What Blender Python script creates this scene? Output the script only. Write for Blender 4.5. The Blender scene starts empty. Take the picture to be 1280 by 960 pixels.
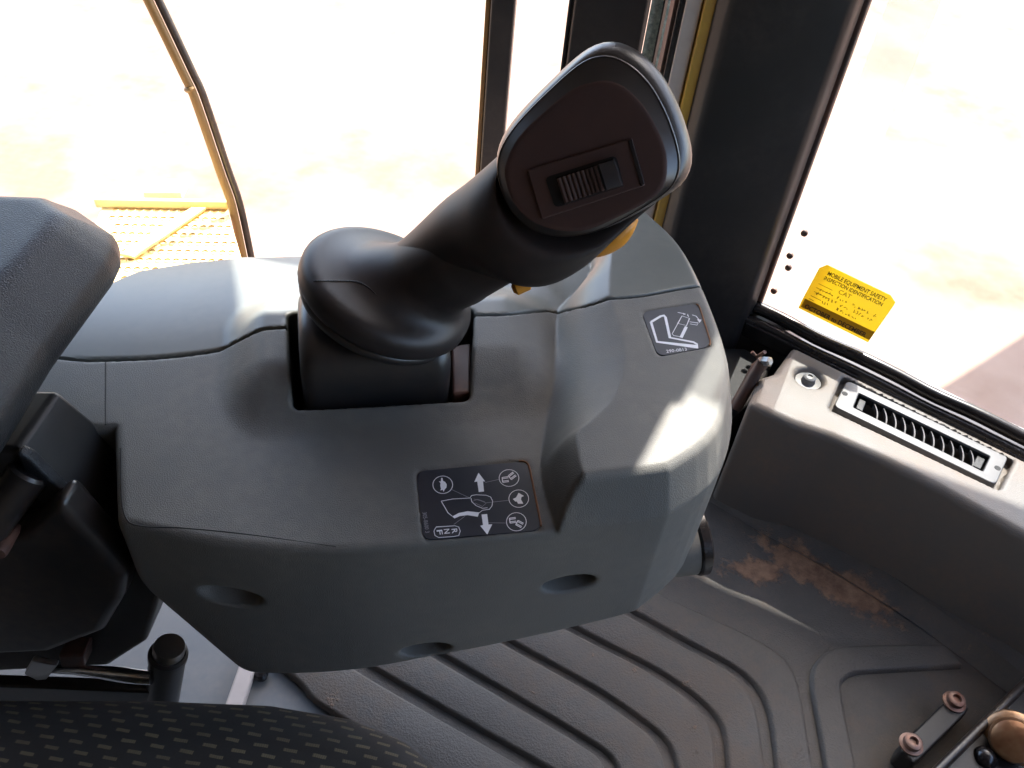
import bpy, bmesh, math, random
import numpy as np
from mathutils import Vector, Matrix
random.seed(7); np.random.seed(7)
rad = math.radians
scene = bpy.context.scene
COL = scene.collection

# ---------------------------------------------------------------- camera, sky, sun, exposure
F = 1050.0; CH = 0.40                      # focal length in photo pixels (1280 wide), camera height over the console top
_U = np.array([130, 1120, 1050.]); _U /= np.linalg.norm(_U)
_fw = np.array([0, 0, -1.]); _Y = _fw - _fw.dot(_U) * _U; _Y /= np.linalg.norm(_Y); _X = np.cross(_Y, _U)
RM = np.array([_X, _Y, _U]); CP = np.array([0, 0, CH])
cam_d = bpy.data.cameras.new('camera'); cam = bpy.data.objects.new('camera', cam_d); COL.objects.link(cam)
M4 = Matrix.Identity(4)
for i in range(3):
    for j in range(3): M4[i][j] = RM[i, j]
    M4[i][3] = CP[i]
cam.matrix_world = M4
cam_d.sensor_fit = 'HORIZONTAL'; cam_d.sensor_width = 36; cam_d.lens = F / 1280 * 36
cam_d.clip_start = 0.01; cam_d.clip_end = 2000
scene.camera = cam
SUN_AZ = math.atan2(0.372, 0.928); SUN_EL = rad(56)
world = bpy.data.worlds.new('World'); scene.world = world; world.use_nodes = True
nt = world.node_tree; bg = nt.nodes['Background']
sky = nt.nodes.new('ShaderNodeTexSky'); sky.sky_type = 'NISHITA'; sky.sun_disc = False
sky.sun_elevation = SUN_EL; sky.sun_rotation = SUN_AZ; sky.dust_density = 2.5; sky.ozone_density = 1.0
nt.links.new(sky.outputs[0], bg.inputs[0]); bg.inputs[1].default_value = 0.15
sd = bpy.data.lights.new('sun', 'SUN'); sun = bpy.data.objects.new('sun', sd); COL.objects.link(sun)
sd.energy = 2.8; sd.angle = rad(0.5); sd.color = (1, .96, .9)
sdir = Vector((math.sin(SUN_AZ) * math.cos(SUN_EL), math.cos(SUN_AZ) * math.cos(SUN_EL), math.sin(SUN_EL)))
sun.rotation_euler = sdir.to_track_quat('Z', 'Y').to_euler(); sun.location = (3, 6, 12)
vs = scene.view_settings; vs.view_transform = 'Standard'; vs.look = 'None'; vs.gamma = 1; vs.use_curve_mapping = False
vs.exposure = 2.72
scene.cycles.use_denoising = True
scene.cycles.max_bounces = 6; scene.cycles.use_adaptive_sampling = True; scene.cycles.adaptive_threshold = .02; scene.cycles.caustics_reflective = False; scene.cycles.transparent_max_bounces = 12
scene.cycles.sample_clamp_indirect = 8

# ---------------------------------------------------------------- measuring helpers (photo pixel -> place at a known height / plane / distance)
def ray(px, py): return RM @ np.array([(px - 640) / F, (480 - py) / F, -1.0])
def W(px, py, z):
    d = ray(px, py); return CP + (z - CH) / d[2] * d
def WY(px, py, y):
    d = ray(px, py); return CP + y / d[1] * d
def D(px, py, dep): return CP + dep * ray(px, py)
def depth(p): return -(RM.T @ (np.asarray(p) - CP))[2]
def onp(px, py, p0, n):
    d = ray(px, py); return CP + np.dot(np.asarray(p0) - CP, n) / np.dot(d, n) * d
def nrm(v): v = np.asarray(v, float); return v / np.linalg.norm(v)
A16 = rad(15.5); EU = np.array([math.cos(A16), math.sin(A16)]); EV = np.array([-math.sin(A16), math.cos(A16)])

# ---------------------------------------------------------------- object helpers
def link(name, me, mat, parent=None):
    o = bpy.data.objects.new(name, me); COL.objects.link(o)
    if mat is not None: me.materials.append(mat)
    if parent is not None: o.parent = parent
    return o
def tag(o, label=None, cat=None, group=None, kind=None):
    for k, v in (('label', label), ('category', cat), ('group', group), ('kind', kind)):
        if v: o[k] = v
    return o
def empty(name, loc=(0, 0, 0)):
    o = bpy.data.objects.new(name, None); COL.objects.link(o); o.empty_display_size = .02
    return o                                              # parts keep world coordinates
def mesh(name, vs_, fs, mat, parent=None, smooth=True, angle=40):
    me = bpy.data.meshes.new(name); me.from_pydata([tuple(map(float, v)) for v in vs_], [], [tuple(map(int, f)) for f in fs])
    bm = bmesh.new(); bm.from_mesh(me); bmesh.ops.recalc_face_normals(bm, faces=bm.faces); bm.to_mesh(me); bm.free()
    if smooth: me.shade_smooth(); me.set_sharp_from_angle(angle=rad(angle))
    return link(name, me, mat, parent)
def bevel_mod(o, w, seg=3, ang=35):
    m = o.modifiers.new('bevel', 'BEVEL'); m.width = w; m.segments = seg; m.limit_method = 'ANGLE'; m.angle_limit = rad(ang)
    o.data.shade_smooth(); n = o.modifiers.new('wn', 'WEIGHTED_NORMAL'); n.keep_sharp = False
    return o
def prism(name, pts, z0, z1, mat, parent=None, bev=0, seg=3):
    """plan polygon (xy) raised from z0 to z1"""
    n = len(pts); v = [(p[0], p[1], z0) for p in pts] + [(p[0], p[1], z1) for p in pts]
    f = [list(range(n))[::-1], list(range(n, 2 * n))] + [(i, (i + 1) % n, n + (i + 1) % n, n + i) for i in range(n)]
    o = mesh(name, v, f, mat, parent, smooth=False)
    if bev: bevel_mod(o, bev, seg)
    return o
def slab(name, pts3, off, mat, parent=None, bev=0, seg=3):
    """any planar 3D outline pushed along a vector"""
    n = len(pts3); off = np.asarray(off, float); a = [np.asarray(p, float) for p in pts3]
    v = a + [p + off for p in a]
    f = [list(range(n))[::-1], list(range(n, 2 * n))] + [(i, (i + 1) % n, n + (i + 1) % n, n + i) for i in range(n)]
    o = mesh(name, v, f, mat, parent, smooth=False)
    if bev: bevel_mod(o, bev, seg)
    return o
def tube(name, pts, r, mat, parent=None, seg=14, closed=False, sub=0):
    P = [np.asarray(p, float) for p in pts]
    if sub: P = list(smooth_curve(np.array(P), sub))
    n = len(P); R = r if hasattr(r, '__len__') else [r] * n
    if len(R) != n: R = np.interp(np.linspace(0, 1, n), np.linspace(0, 1, len(R)), R)
    v = []; up = np.array([0.13, .21, 1.0])
    for i in range(n):
        t = nrm(P[min(i + 1, n - 1)] - P[max(i - 1, 0)]) if not closed else nrm(P[(i + 1) % n] - P[i - 1])
        a = np.cross(t, up)
        if np.linalg.norm(a) < .15: a = np.cross(t, (1, .3, 0))
        a = nrm(a); b = np.cross(t, a)
        for k in range(seg):
            th = 2 * math.pi * k / seg; v.append(P[i] + R[i] * (math.cos(th) * a + math.sin(th) * b))
    f = []
    for i in range(n if closed else n - 1):
        j = (i + 1) % n
        for k in range(seg): f.append((i * seg + k, i * seg + (k + 1) % seg, j * seg + (k + 1) % seg, j * seg + k))
    if not closed: f += [list(range(seg))[::-1], list(range((n - 1) * seg, n * seg))]
    return mesh(name, v, f, mat, parent, angle=50)
def lathe(name, c, ax, prof, mat, parent=None, seg=48, angle=35):
    """profile of (radius, height) pairs turned about the axis ax through c"""
    c = np.asarray(c, float); ax = nrm(ax); a = nrm(np.cross(ax, (0.31, .2, .9) if abs(ax[2]) < .9 else (1, .2, 0))); b = np.cross(ax, a)
    v = []; f = []
    for r, h in prof:
        for k in range(seg):
            th = 2 * math.pi * k / seg; v.append(c + h * ax + max(r, 1e-5) * (math.cos(th) * a + math.sin(th) * b))
    for i in range(len(prof) - 1):
        for k in range(seg): f.append((i * seg + k, i * seg + (k + 1) % seg, (i + 1) * seg + (k + 1) % seg, (i + 1) * seg + k))
    f += [list(range(seg))[::-1], list(range((len(prof) - 1) * seg, len(prof) * seg))]
    return mesh(name, v, f, mat, parent, angle=angle)
def loft(name, rings, mat, parent=None, cap0=True, cap1=True, angle=40):
    n = len(rings[0]); v = [p for r in rings for p in r]; f = []
    for i in range(len(rings) - 1):
        for k in range(n): f.append((i * n + k, i * n + (k + 1) % n, (i + 1) * n + (k + 1) % n, (i + 1) * n + k))
    if cap0: f.append(list(range(n))[::-1])
    if cap1: f.append(list(range((len(rings) - 1) * n, len(rings) * n)))
    return mesh(name, v, f, mat, parent, angle=angle)
def smooth_curve(P, n, closed=False):
    """Catmull-Rom through the points, n samples evenly spread by length"""
    P = np.asarray(P, float)
    Q = np.vstack([P[-1:], P, P[:2]]) if closed else np.vstack([2 * P[0] - P[1], P, 2 * P[-1] - P[-2]])
    out = []
    for i in range(1, len(Q) - 2):
        for t in np.linspace(0, 1, 24, endpoint=False):
            p0, p1, p2, p3 = Q[i - 1:i + 3]
            out.append(.5 * (2 * p1 + (p2 - p0) * t + (2 * p0 - 5 * p1 + 4 * p2 - p3) * t * t + (3 * p1 - p0 - 3 * p2 + p3) * t ** 3))
    out.append(P[0] if closed else P[-1]); out = np.array(out)
    s = np.r_[0, np.cumsum(np.linalg.norm(np.diff(out, axis=0), axis=1))]
    q = np.linspace(0, s[-1], n, endpoint=not closed)
    return np.stack([np.interp(q, s, out[:, k]) for k in range(out.shape[1])], 1)

# ---------------------------------------------------------------- moulded shapes: signed distance fields meshed with surface nets
def sstep(t): t = np.clip(t, 0, 1); return t * t * (3 - 2 * t)
def rmax(a, b, r): return np.minimum(np.maximum(a, b), -r) + np.hypot(np.maximum(a + r, 0), np.maximum(b + r, 0))
def rmin(a, b, r): return -rmax(-a, -b, r)
def poly2(x, y, pts):
    """signed distance to a plan polygon, negative inside"""
    x, y = np.broadcast_arrays(x, y); d = np.full(x.shape, 1e9); s = np.ones(x.shape)
    n = len(pts)
    for i in range(n):
        ax, ay = pts[i]; bx, by = pts[i - 1]; ex, ey = bx - ax, by - ay; wx, wy = x - ax, y - ay
        t = np.clip((wx * ex + wy * ey) / (ex * ex + ey * ey), 0, 1)
        d = np.minimum(d, (wx - ex * t) ** 2 + (wy - ey * t) ** 2)
        c1 = y >= ay; c2 = y < by; c3 = ex * wy > ey * wx
        s = np.where((c1 & c2 & c3) | (~c1 & ~c2 & ~c3), -s, s)
    return s * np.sqrt(d)
def nets(name, f, lo, hi, res, mat, parent=None, its=4, angle=50):
    ax = [np.arange(lo[k], hi[k] + res, res) for k in range(3)]
    nx, ny, nz = map(len, ax)
    V = np.array(np.broadcast_to(f(ax[0][:, None, None], ax[1][None, :, None], ax[2][None, None, :]), (nx, ny, nz)))
    I = V < 0
    cnt = np.zeros((nx - 1, ny - 1, nz - 1), np.int8)
    offs = [(a, b, c) for a in (0, 1) for b in (0, 1) for c in (0, 1)]
    for a, b, c in offs: cnt += I[a:nx - 1 + a, b:ny - 1 + b, c:nz - 1 + c]
    act = np.argwhere((cnt > 0) & (cnt < 8))
    idx = np.full(cnt.shape, -1, np.int64); idx[tuple(act.T)] = np.arange(len(act))
    acc = np.zeros((len(act), 3)); num = np.zeros(len(act))
    for a in offs:
        for k in range(3):
            if a[k]: continue
            b = list(a); b[k] = 1
            va = V[act[:, 0] + a[0], act[:, 1] + a[1], act[:, 2] + a[2]]; vb = V[act[:, 0] + b[0], act[:, 1] + b[1], act[:, 2] + b[2]]
            m = (va < 0) != (vb < 0); t = np.where(m, va / np.where(m, va - vb, 1), 0)
            p = np.tile(np.array(a, float), (len(act), 1)); p[:, k] += t
            acc[m] += p[m]; num[m] += 1
    P = np.array(lo) + (act + acc / num[:, None]) * res
    for _ in range(its):
        e = res * .15; v0 = f(P[:, 0], P[:, 1], P[:, 2]); g = np.zeros_like(P)
        for k in range(3):
            q = P.copy(); q[:, k] += e; r_ = P.copy(); r_[:, k] -= e
            g[:, k] = (f(*q.T) - f(*r_.T)) / (2 * e)
        st = (v0 / np.maximum((g * g).sum(1), .05))[:, None] * g
        ln = np.linalg.norm(st, axis=1, keepdims=True); P = P - st * np.minimum(1, .5 * res / np.maximum(ln, 1e-12))
    Q = []
    for k in range(3):
        s0 = [slice(None)] * 3; s1 = [slice(None)] * 3; s0[k] = slice(0, -1); s1[k] = slice(1, None)
        a_, b_ = [(1, 2), (2, 0), (0, 1)][k]
        ch = np.argwhere(I[tuple(s0)] != I[tuple(s1)])
        ch = ch[(ch[:, a_] > 0) & (ch[:, b_] > 0) & (ch[:, a_] < (nx, ny, nz)[a_] - 1) & (ch[:, b_] < (nx, ny, nz)[b_] - 1)]
        ins = I[tuple(ch.T)]
        def cell(da, db):
            c = ch.copy(); c[:, a_] -= da; c[:, b_] -= db; return idx[tuple(c.T)]
        q = np.stack([cell(0, 0), cell(1, 0), cell(1, 1), cell(0, 1)], 1)
        q[~ins] = q[~ins][:, ::-1]; Q.append(q)
    Q = np.vstack(Q); Q = Q[(Q >= 0).all(1)]
    me = bpy.data.meshes.new(name); me.vertices.add(len(P)); me.vertices.foreach_set('co', P.astype(np.float32).ravel())
    me.loops.add(Q.size); me.loops.foreach_set('vertex_index', Q.astype(np.int32).ravel())
    me.polygons.add(len(Q)); me.polygons.foreach_set('loop_start', np.arange(0, Q.size, 4, dtype=np.int32)); me.polygons.foreach_set('loop_total', np.full(len(Q), 4, np.int32))
    me.update(calc_edges=True); me.validate(); me.shade_smooth(); me.set_sharp_from_angle(angle=rad(angle))
    return link(name, me, mat, parent)

# ---------------------------------------------------------------- materials
def mat(name, col, rough=.5, metal=0, spec=.5, coat=0):
    m = bpy.data.materials.new(name); m.use_nodes = True; b = m.node_tree.nodes['Principled BSDF']
    b.inputs['Base Color'].default_value = (*col, 1); b.inputs['Roughness'].default_value = rough
    b.inputs['Metallic'].default_value = metal; b.inputs['Specular IOR Level'].default_value = spec
    b.inputs['Coat Weight'].default_value = coat
    return m
def N(m, t, **kw):
    n = m.node_tree.nodes.new(t)
    for k, v in kw.items(): setattr(n, k, v)
    return n
def L(m, a, b): m.node_tree.links.new(a, b)
def bsdf(m): return m.node_tree.nodes['Principled BSDF']
def tex(m, kind, scale, detail=4, rough=.6, coord='Object', vec=None):
    tc = N(m, 'ShaderNodeTexCoord'); n = N(m, kind)
    n.inputs['Scale'].default_value = scale
    if 'Detail' in n.inputs: n.inputs['Detail'].default_value = detail; n.inputs['Detail Roughness' if 'Detail Roughness' in n.inputs else 'Roughness'].default_value = rough
    L(m, vec or tc.outputs[coord], n.inputs['Vector']); return n
def ramp(m, src, stops):
    r = N(m, 'ShaderNodeValToRGB'); e = r.color_ramp.elements
    while len(e) < len(stops): e.new(.5)
    for q, (p, c) in zip(e, stops): q.position = p; q.color = (*c, 1) if len(c) == 3 else c
    L(m, src, r.inputs[0]); return r
def mixc(m, fac, a, b, mode='MIX'):
    n = N(m, 'ShaderNodeMix', data_type='RGBA', blend_type=mode)
    for s, v in ((n.inputs[0], fac), (n.inputs[6], a), (n.inputs[7], b)):
        if hasattr(v, 'is_output'): L(m, v, s)
        elif isinstance(v, (int, float)): s.default_value = v
        else: s.default_value = (*v, 1)
    return n.outputs[2]
def bump(m, h, strength, dist, prev=None):
    n = N(m, 'ShaderNodeBump'); n.inputs['Strength'].default_value = strength; n.inputs['Distance'].default_value = dist
    L(m, h, n.inputs['Height'])
    if prev is not None: L(m, prev, n.inputs['Normal'])
    return n.outputs[0]
def mth(m, op, a, b=None, c=None):
    n = N(m, 'ShaderNodeMath', operation=op)
    for s, v in zip(n.inputs, (a, b, c)):
        if v is None: continue
        if isinstance(v, (int, float)): s.default_value = v
        else: L(m, v, s)
    return n.outputs[0]

def plastic(name, col, dust, rough=.45, grain=.25, gscale=1400, spec=.5, dust_amt=.35, specks=False):
    """moulded grained plastic with a thin uneven film of dust and the odd speck"""
    m = mat(name, col, rough, spec=spec)
    n1 = tex(m, 'ShaderNodeTexNoise', 9, 3, .6); n2 = tex(m, 'ShaderNodeTexNoise', 130, 1, .6)
    f = ramp(m, n1.outputs[0], [(.38, (0, 0, 0)), (.72, (1, 1, 1))])
    f2 = mth(m, 'MULTIPLY', mth(m, 'MULTIPLY', f.outputs[0], n2.outputs[0]), dust_amt * 1.6)
    c = mixc(m, f2, col, dust)
    if specks:
     sp = tex(m, 'ShaderNodeTexVoronoi', 55); spm = ramp(m, sp.outputs['Distance'], [(.018, (1, 1, 1)), (.03, (0, 0, 0))])
     keep = ramp(m, sp.outputs['Color'], [(.86, (0, 0, 0)), (.87, (1, 1, 1))])
     c = mixc(m, mth(m, 'MULTIPLY', mth(m, 'MULTIPLY', spm.outputs[0], keep.outputs[0]), .55), c, (.6, .55, .48))
    L(m, c, bsdf(m).inputs['Base Color'])
    r = mth(m, 'ADD', mth(m, 'MULTIPLY', n1.outputs[0], .22), rough - .11); L(m, r, bsdf(m).inputs['Roughness'])
    if grain >= .15: v = tex(m, 'ShaderNodeTexNoise', gscale * .8, 0); L(m, bump(m, v.outputs[0], grain, .0008), bsdf(m).inputs['Normal'])
    return m
DUST = (.30, .19, .12)
M = {}
M['console'] = plastic('console_plastic', (.120, .117, .106), (.22, .20, .165), .56, .30, 1900, spec=.4, dust_amt=.5, specks=True)
M['rear'] = plastic('rear_cover_plastic', (.118, .125, .112), (.23, .22, .18), .40, .14, 2200, spec=.6, specks=True)
M['black_plastic'] = plastic('black_plastic', (.014, .014, .015), DUST, .34, .12, 1600, spec=.8, dust_amt=.08)
M['grip'] = plastic('grip_rubber', (.022, .0195, .0185), (.14, .06, .045), .47, .10, 1700, dust_amt=.14)
M['face'] = plastic('face_plastic_reflection', (.070, .040, .036), (.17, .08, .06), .5, .10, 1700, dust_amt=.25)  # maroon stands for a red reflection, painted into the plastic's colour
M['ridge'] = plastic('ridge_plastic', (.075, .048, .043), (.16, .09, .07), .4, .02, 900)
M['rocker'] = plastic('rocker_plastic', (.022, .021, .022), (.12, .06, .05), .26, .02, 1700, dust_amt=.12)
M['arm'] = plastic('armrest_vinyl', (.013, .014, .0175), (.07, .085, .075), .42, .38, 1500, spec=.35, dust_amt=.2)
M['dash'] = plastic('dash_plastic', (.150, .135, .120), (.26, .17, .11), .55, .25, 1100, dust_amt=.5)
M['vent'] = plastic('vent_plastic', (.105, .105, .106), (.2, .18, .16), .4, .05, 1400)
M['slat'] = plastic('slat_plastic', (.10, .095, .09), (.10, .06, .04), .35, .05, 1400, dust_amt=.2)
M['dark_metal'] = plastic('black_painted_steel', (.010, .010, .011), DUST, .32, .03, 900, dust_amt=.2)
M['pillar'] = plastic('pillar_trim', (.013, .013, .0135), (.06, .048, .042), .40, .08, 500, spec=.4, dust_amt=.45)
M['seal'] = plastic('rubber_seal', (.008, .008, .009), (.10, .07, .06), .22, .02, 900, dust_amt=.15)
M['yellow'] = plastic('yellow_paint', (.62, .36, .045), (.35, .22, .13), .35, .05, 500, dust_amt=.4)
M['lever_yellow'] = plastic('yellow_lever', (.75, .30, .02), (.35, .18, .06), .4, .05, 900)
M['cream'] = plastic('cream_paint', (.55, .47, .42), (.35, .27, .22), .5, .1, 600)
M['chrome'] = mat('chrome', (.85, .85, .86), .22, 1)
M['steel'] = mat('dull_steel', (.45, .44, .43), .35, 1)
M['decal_sheen'] = plastic('sheen_decal_film', (.085, .087, .095), (.14, .13, .125), .35, .02, 900, dust_amt=.12)  # black film lightened; a reflection is put into its colour
M['decal'] = plastic('decal_film', (.028, .030, .038), (.10, .09, .085), .33, .02, 900, dust_amt=.12)
M['print'] = mat('white_print', (.78, .78, .80), .5)
M['print_thin'] = mat('grey_print', (.30, .30, .32), .5)
M['sticker'] = plastic('yellow_sticker', (.88, .72, .10), (.78, .66, .2), .45, .02, 900)
M['sticker_band'] = mat('sticker_band', (.55, .42, .03), .5)
M['ink'] = mat('black_ink', (.06, .05, .02), .6)
M['ink_pen'] = mat('pen_ink', (.26, .19, .03), .6)
M['rust'] = plastic('rusty_steel', (.26, .20, .17), (.22, .07, .03), .45, .05, 900, dust_amt=1.2); bsdf(M['rust']).inputs['Metallic'].default_value = .5
M['pit'] = mat('slot_dark', (.006, .006, .006), .7)
M['brown'] = plastic('brown_guide', (.06, .040, .035), (.22, .08, .04), .5, .05, 900, dust_amt=.7)
M['dirtline'] = mat('dirt_line', (.25, .12, .06), .9)
M['headliner'] = mat('pale_headliner', (.20, .215, .235), .85)
M['roof'] = mat('roof_lining', (.085, .066, .045), .8)

# ================================================================ THE SETTING
ZF = -0.42                                       # cab floor
m = mat('dry_dirt', (.5, .4, .3), .95)
n1 = tex(m, 'ShaderNodeTexNoise', .9, 4, .65); n2 = tex(m, 'ShaderNodeTexNoise', 22, 2, .6)
c = ramp(m, n1.outputs[0], [(.34, (.30, .205, .15)), (.54, (.235, .145, .098)), (.66, (.155, .082, .048))])
L(m, mixc(m, mth(m, 'MULTIPLY', n2.outputs[0], .35), c.outputs[0], (.27, .185, .135)), bsdf(m).inputs['Base Color'])
def translucent(m, k):
    t = m.node_tree; b = bsdf(m); tr = N(m, 'ShaderNodeBsdfTranslucent'); mx = N(m, 'ShaderNodeMixShader'); mx.inputs[0].default_value = k
    src = b.inputs['Base Color']
    if src.is_linked: L(m, src.links[0].from_socket, tr.inputs[0])
    else: tr.inputs[0].default_value = src.default_value
    L(m, b.outputs[0], mx.inputs[1]); L(m, tr.outputs[0], mx.inputs[2]); L(m, mx.outputs[0], t.nodes['Material Output'].inputs[0])
for k_ in ('sticker', 'sticker_band'): translucent(M[k_], .55)
m_ = M['frost'] = mat('smoked_edge', (.80, .70, .66), .6); translucent(m_, .7)
_tr = N(m_, 'ShaderNodeBsdfTransparent'); _tr.inputs[0].default_value = (.93, .88, .86, 1); _mx = N(m_, 'ShaderNodeMixShader'); _mx.inputs[0].default_value = .22
_o = m_.node_tree.nodes['Material Output']; _p = _o.inputs[0].links[0].from_socket; L(m_, _tr.outputs[0], _mx.inputs[1]); L(m_, _p, _mx.inputs[2]); L(m_, _mx.outputs[0], _o.inputs[0])
M['rail'] = plastic('shaded_rail_paint', (.20, .115, .03), (.16, .10, .05), .4, .05, 500)  # yellow darkened so the shaded side is in the colour
M['plate'] = plastic('sunlit_dusty_plate', (.85, .64, .27), (.8, .62, .38), .55, .05, 500, dust_amt=.6)  # yellow lightened so the glare of full sun sits in the colour
tag(mesh('ground', [(-300, -300, -2), (300, -300, -2), (300, 300, -2), (-300, 300, -2)], [(0, 1, 2, 3)], m), kind='structure')

M['floor'] = m = plastic('floor_paint', (.15, .16, .165), (.30, .26, .22), .5, .1, 700, dust_amt=.4)
tag(prism('floor', [(-1.0, -.9), (1.05, -.9), (1.05, .45), (.36, .86), (.1, .95), (-1.0, .95)], ZF - .05, ZF, m), kind='structure')

ZC = .82
# the cab roof over everything, its edge notched to steer sun onto the console
def SC(s, c): return (s * .372 + c * .928, s * .928 - c * .372)          # along / across the sun's bearing
roof = [(-1.1, -1.0), (1.05, -1.0), (1.05, .47), SC(.84, .6), SC(.84, -.05), SC(.935, -.05), SC(1.01, -.17), SC(.89, -.345), SC(.99, -.428), SC(1.25, -.64), (-1.1, 1.6)]
tag(prism('ceiling', roof, ZC, ZC + .09, M['headliner']), kind='structure')
sun_blocker = prism('floor_sun_blocker', [SC(1.15, -.098), SC(1.15, .75), SC(1.465, .75), SC(1.465, -.098)], ZC, ZC + .03, M['roof'])  # unseen slab added to keep direct sun off the floor
tag(sun_blocker, kind='structure')
tag(prism('door_sun_blocker', [SC(1.09, -.168), SC(1.7, -.168), SC(1.7, -.75), SC(1.09, -.47)], ZC + .092, ZC + .12, M['roof']), kind='structure')  # unseen slab above the door, added to stop sun reaching the floor
_a, _b = W(1168, 490, -2), W(1290, 412, -2); _sh = np.array([.372, .928]) * (3.2 / math.tan(SUN_EL)); _d = nrm(_b[:2] - _a[:2]); _n = np.array([_d[1], -_d[0]])
_p = [_a[:2] + _sh - _d * .8, _b[:2] + _sh + _d * 3, _b[:2] + _sh + _d * 3 + _n * 2.5, _a[:2] + _sh - _d * .8 + _n * 2.5]
tag(prism('boom_shade_slab', _p, 1.2, 1.5, M['yellow']), kind='structure')  # unseen slab standing in for a boom, placed to shade the ground
# cab walls behind and beside the photographer
tag(prism('wall_rear', [(-1.1, -1.0), (-1.04, -1.0), (-1.04, .88), (-1.1, .88)], ZF - .05, ZC, M['roof']), kind='structure')
tag(prism('wall_far_side', [(-1.04, -.60), (.86, -.60), (.86, -.55), (-1.04, -.55)], ZF - .05, ZC, M['roof']), kind='structure')  # drawn in close to block light from behind the camera
tag(prism('wall_front', [(1.0, -.95), (1.05, -.95), (1.05, .42), (1.0, .45)], ZF - .05, .10, M['roof']), kind='structure')

# ---- corner post, door side -------------------------------------------------
post = empty('cab_post'); tag(post, 'thick black corner post between the door opening and the yellow-stickered window', 'post')
pr = [(.157, .885), (.170, .868), (.205, .858), (.255, .856), (.283, .860), (.297, .876), (.305, .905), (.22, .95), (.168, .93)]
prism('trim', pr, ZF, ZC, M['pillar'], post, .006)
prism('trim_edge', [(.297, .8835), (.3035, .8795), (.309, .889), (.304, .905)], ZF, ZC, M['brown'], post, .002)
def strip(name, pa, pb, y, mt, t_=.03):
    a = WY(pa, 40, y)[0]; b = WY(pb, 40, y)[0]
    return prism(name, [(a, y), (b, y), (b, y + t_), (a, y + t_)], ZF, ZC, mt, post, .0012)
strip('yellow_flange', 873, 888, .886, M['yellow']); strip('cream_flange', 850, 870, .892, M['cream']); strip('cream_flange', 871, 875, .900, M['cream'])
strip('rubber_strip', 841, 851, .897, M['seal']); strip('brown_strip', 835, 842, .903, M['brown'])
strip('backing', 842, 905, .924, M['seal'], .02)

# ---- corner window: pane, seal, outer flange with bolts ----------------------
G0 = np.array([.310, .877]); G1 = np.array([.579, .695]); GD = nrm(G1 - G0); GN = np.array([-GD[1], GD[0]])   # along / outward
GP = np.array([*G0, -.24]); GN3 = np.array([*GN, 0.])
def G(a, o, z): return np.array([*(G0 + GD * a + GN * o), z])
tag(prism('wall_side_low', [(.12, .925), *[tuple(G(a_, -.020, 0)[:2]) for a_ in (0, .33, .9)], *[tuple(G(a_, -.004, 0)[:2]) for a_ in (.9, .33, .01)], (.31, .89), (.12, .955)], ZF, -.273, M['pillar']), kind='structure')
def glass_mat(name, tint, refl=1.0):
    m = bpy.data.materials.new(name); m.use_nodes = True; t = m.node_tree; t.nodes.remove(t.nodes['Principled BSDF'])
    tr = N(m, 'ShaderNodeBsdfTransparent'); tr.inputs[0].default_value = (*tint, 1); gl = N(m, 'ShaderNodeBsdfGlossy'); gl.inputs['Roughness'].default_value = .03
    fr = N(m, 'ShaderNodeFresnel'); fr.inputs[0].default_value = 1.4; mx = N(m, 'ShaderNodeMixShader')
    L(m, mth(m, 'MULTIPLY', fr.outputs[0], .5 * refl), mx.inputs[0]); L(m, tr.outputs[0], mx.inputs[1]); L(m, gl.outputs[0], mx.inputs[2])
    L(m, mx.outputs[0], t.nodes['Material Output'].inputs[0]); return m
M['glass'] = glass_mat('window_glass', (.97, .98, .975))
win = empty('corner_window'); tag(win, 'tall clear corner window with black rubber seal above the grey vent panel', 'window')
slab('pane', [G(-.01, .004, -.235), G(1.0, .004, -.235), G(1.0, .004, ZC - .01), G(-.01, .004, ZC - .01)], (*(GN * .006), 0), M['glass'], win)
def gtube(name, z, o, r, a0=-.012, a1=1.0, wob=.0):
    pts = [G(a, o + wob * math.sin(a * 61) * math.sin(a * 23), z + wob * math.sin(a * 47 + 1)) for a in np.linspace(a0, a1, 60)]
    return tube(name, pts, r, M['seal'], win, 16)
gtube('seal', -.236, -.004, .0085, wob=.0010); gtube('seal', -.249, -.0155, .0065, wob=.0006)
slab('seal_base', [G(-.012, -.024, -.272), G(1.0, -.024, -.272), G(1.0, -.024, -.249), G(-.012, -.024, -.249)], (*(GN * .04), 0), M['seal'], win, .003)
# flange of the outer body frame, standing in the sun just beyond the glass
fl = slab('outer_flange', [G(.006, .016, -.26), G(.052, .016, -.26), G(.052, .016, ZC - .01), G(.006, .016, ZC - .01)], (*(GN * .002), 0), M['frost'], win)
for px, py in ((1006, 291), (988, 319), (986, 334), (968, 363)):
    p = onp(px, py, G(0, .0155, 0), GN3); lathe('bolt', p, (-GN[0], -GN[1], 0), [(.003, -.002), (.0042, 0), (.004, .003), (.002, .0042)], M['brown'], win, 16)

prism('foot', [(.272, .872), (.300, .858), (.345, .858), (.345, .880), (.300, .915)], ZF, -.245, M['pillar'], post, .002)
# ---- safety sticker on the glass --------------------------------------------
st = empty('inspection_sticker'); tag(st, 'yellow safety inspection sticker with black lettering stuck on the corner window', 'sticker')
SP = G(0, .0030, 0)
def sp(px, py): return onp(px, py, SP, GN3)
sc = [(998, 385), (1002, 376), (1024, 335), (1034, 331), (1113, 369), (1119, 378), (1117, 382), (1085, 428)]
slab('film', [sp(*p) for p in sc], (*(GN * .0006), 0), M['sticker'], st)
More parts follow.
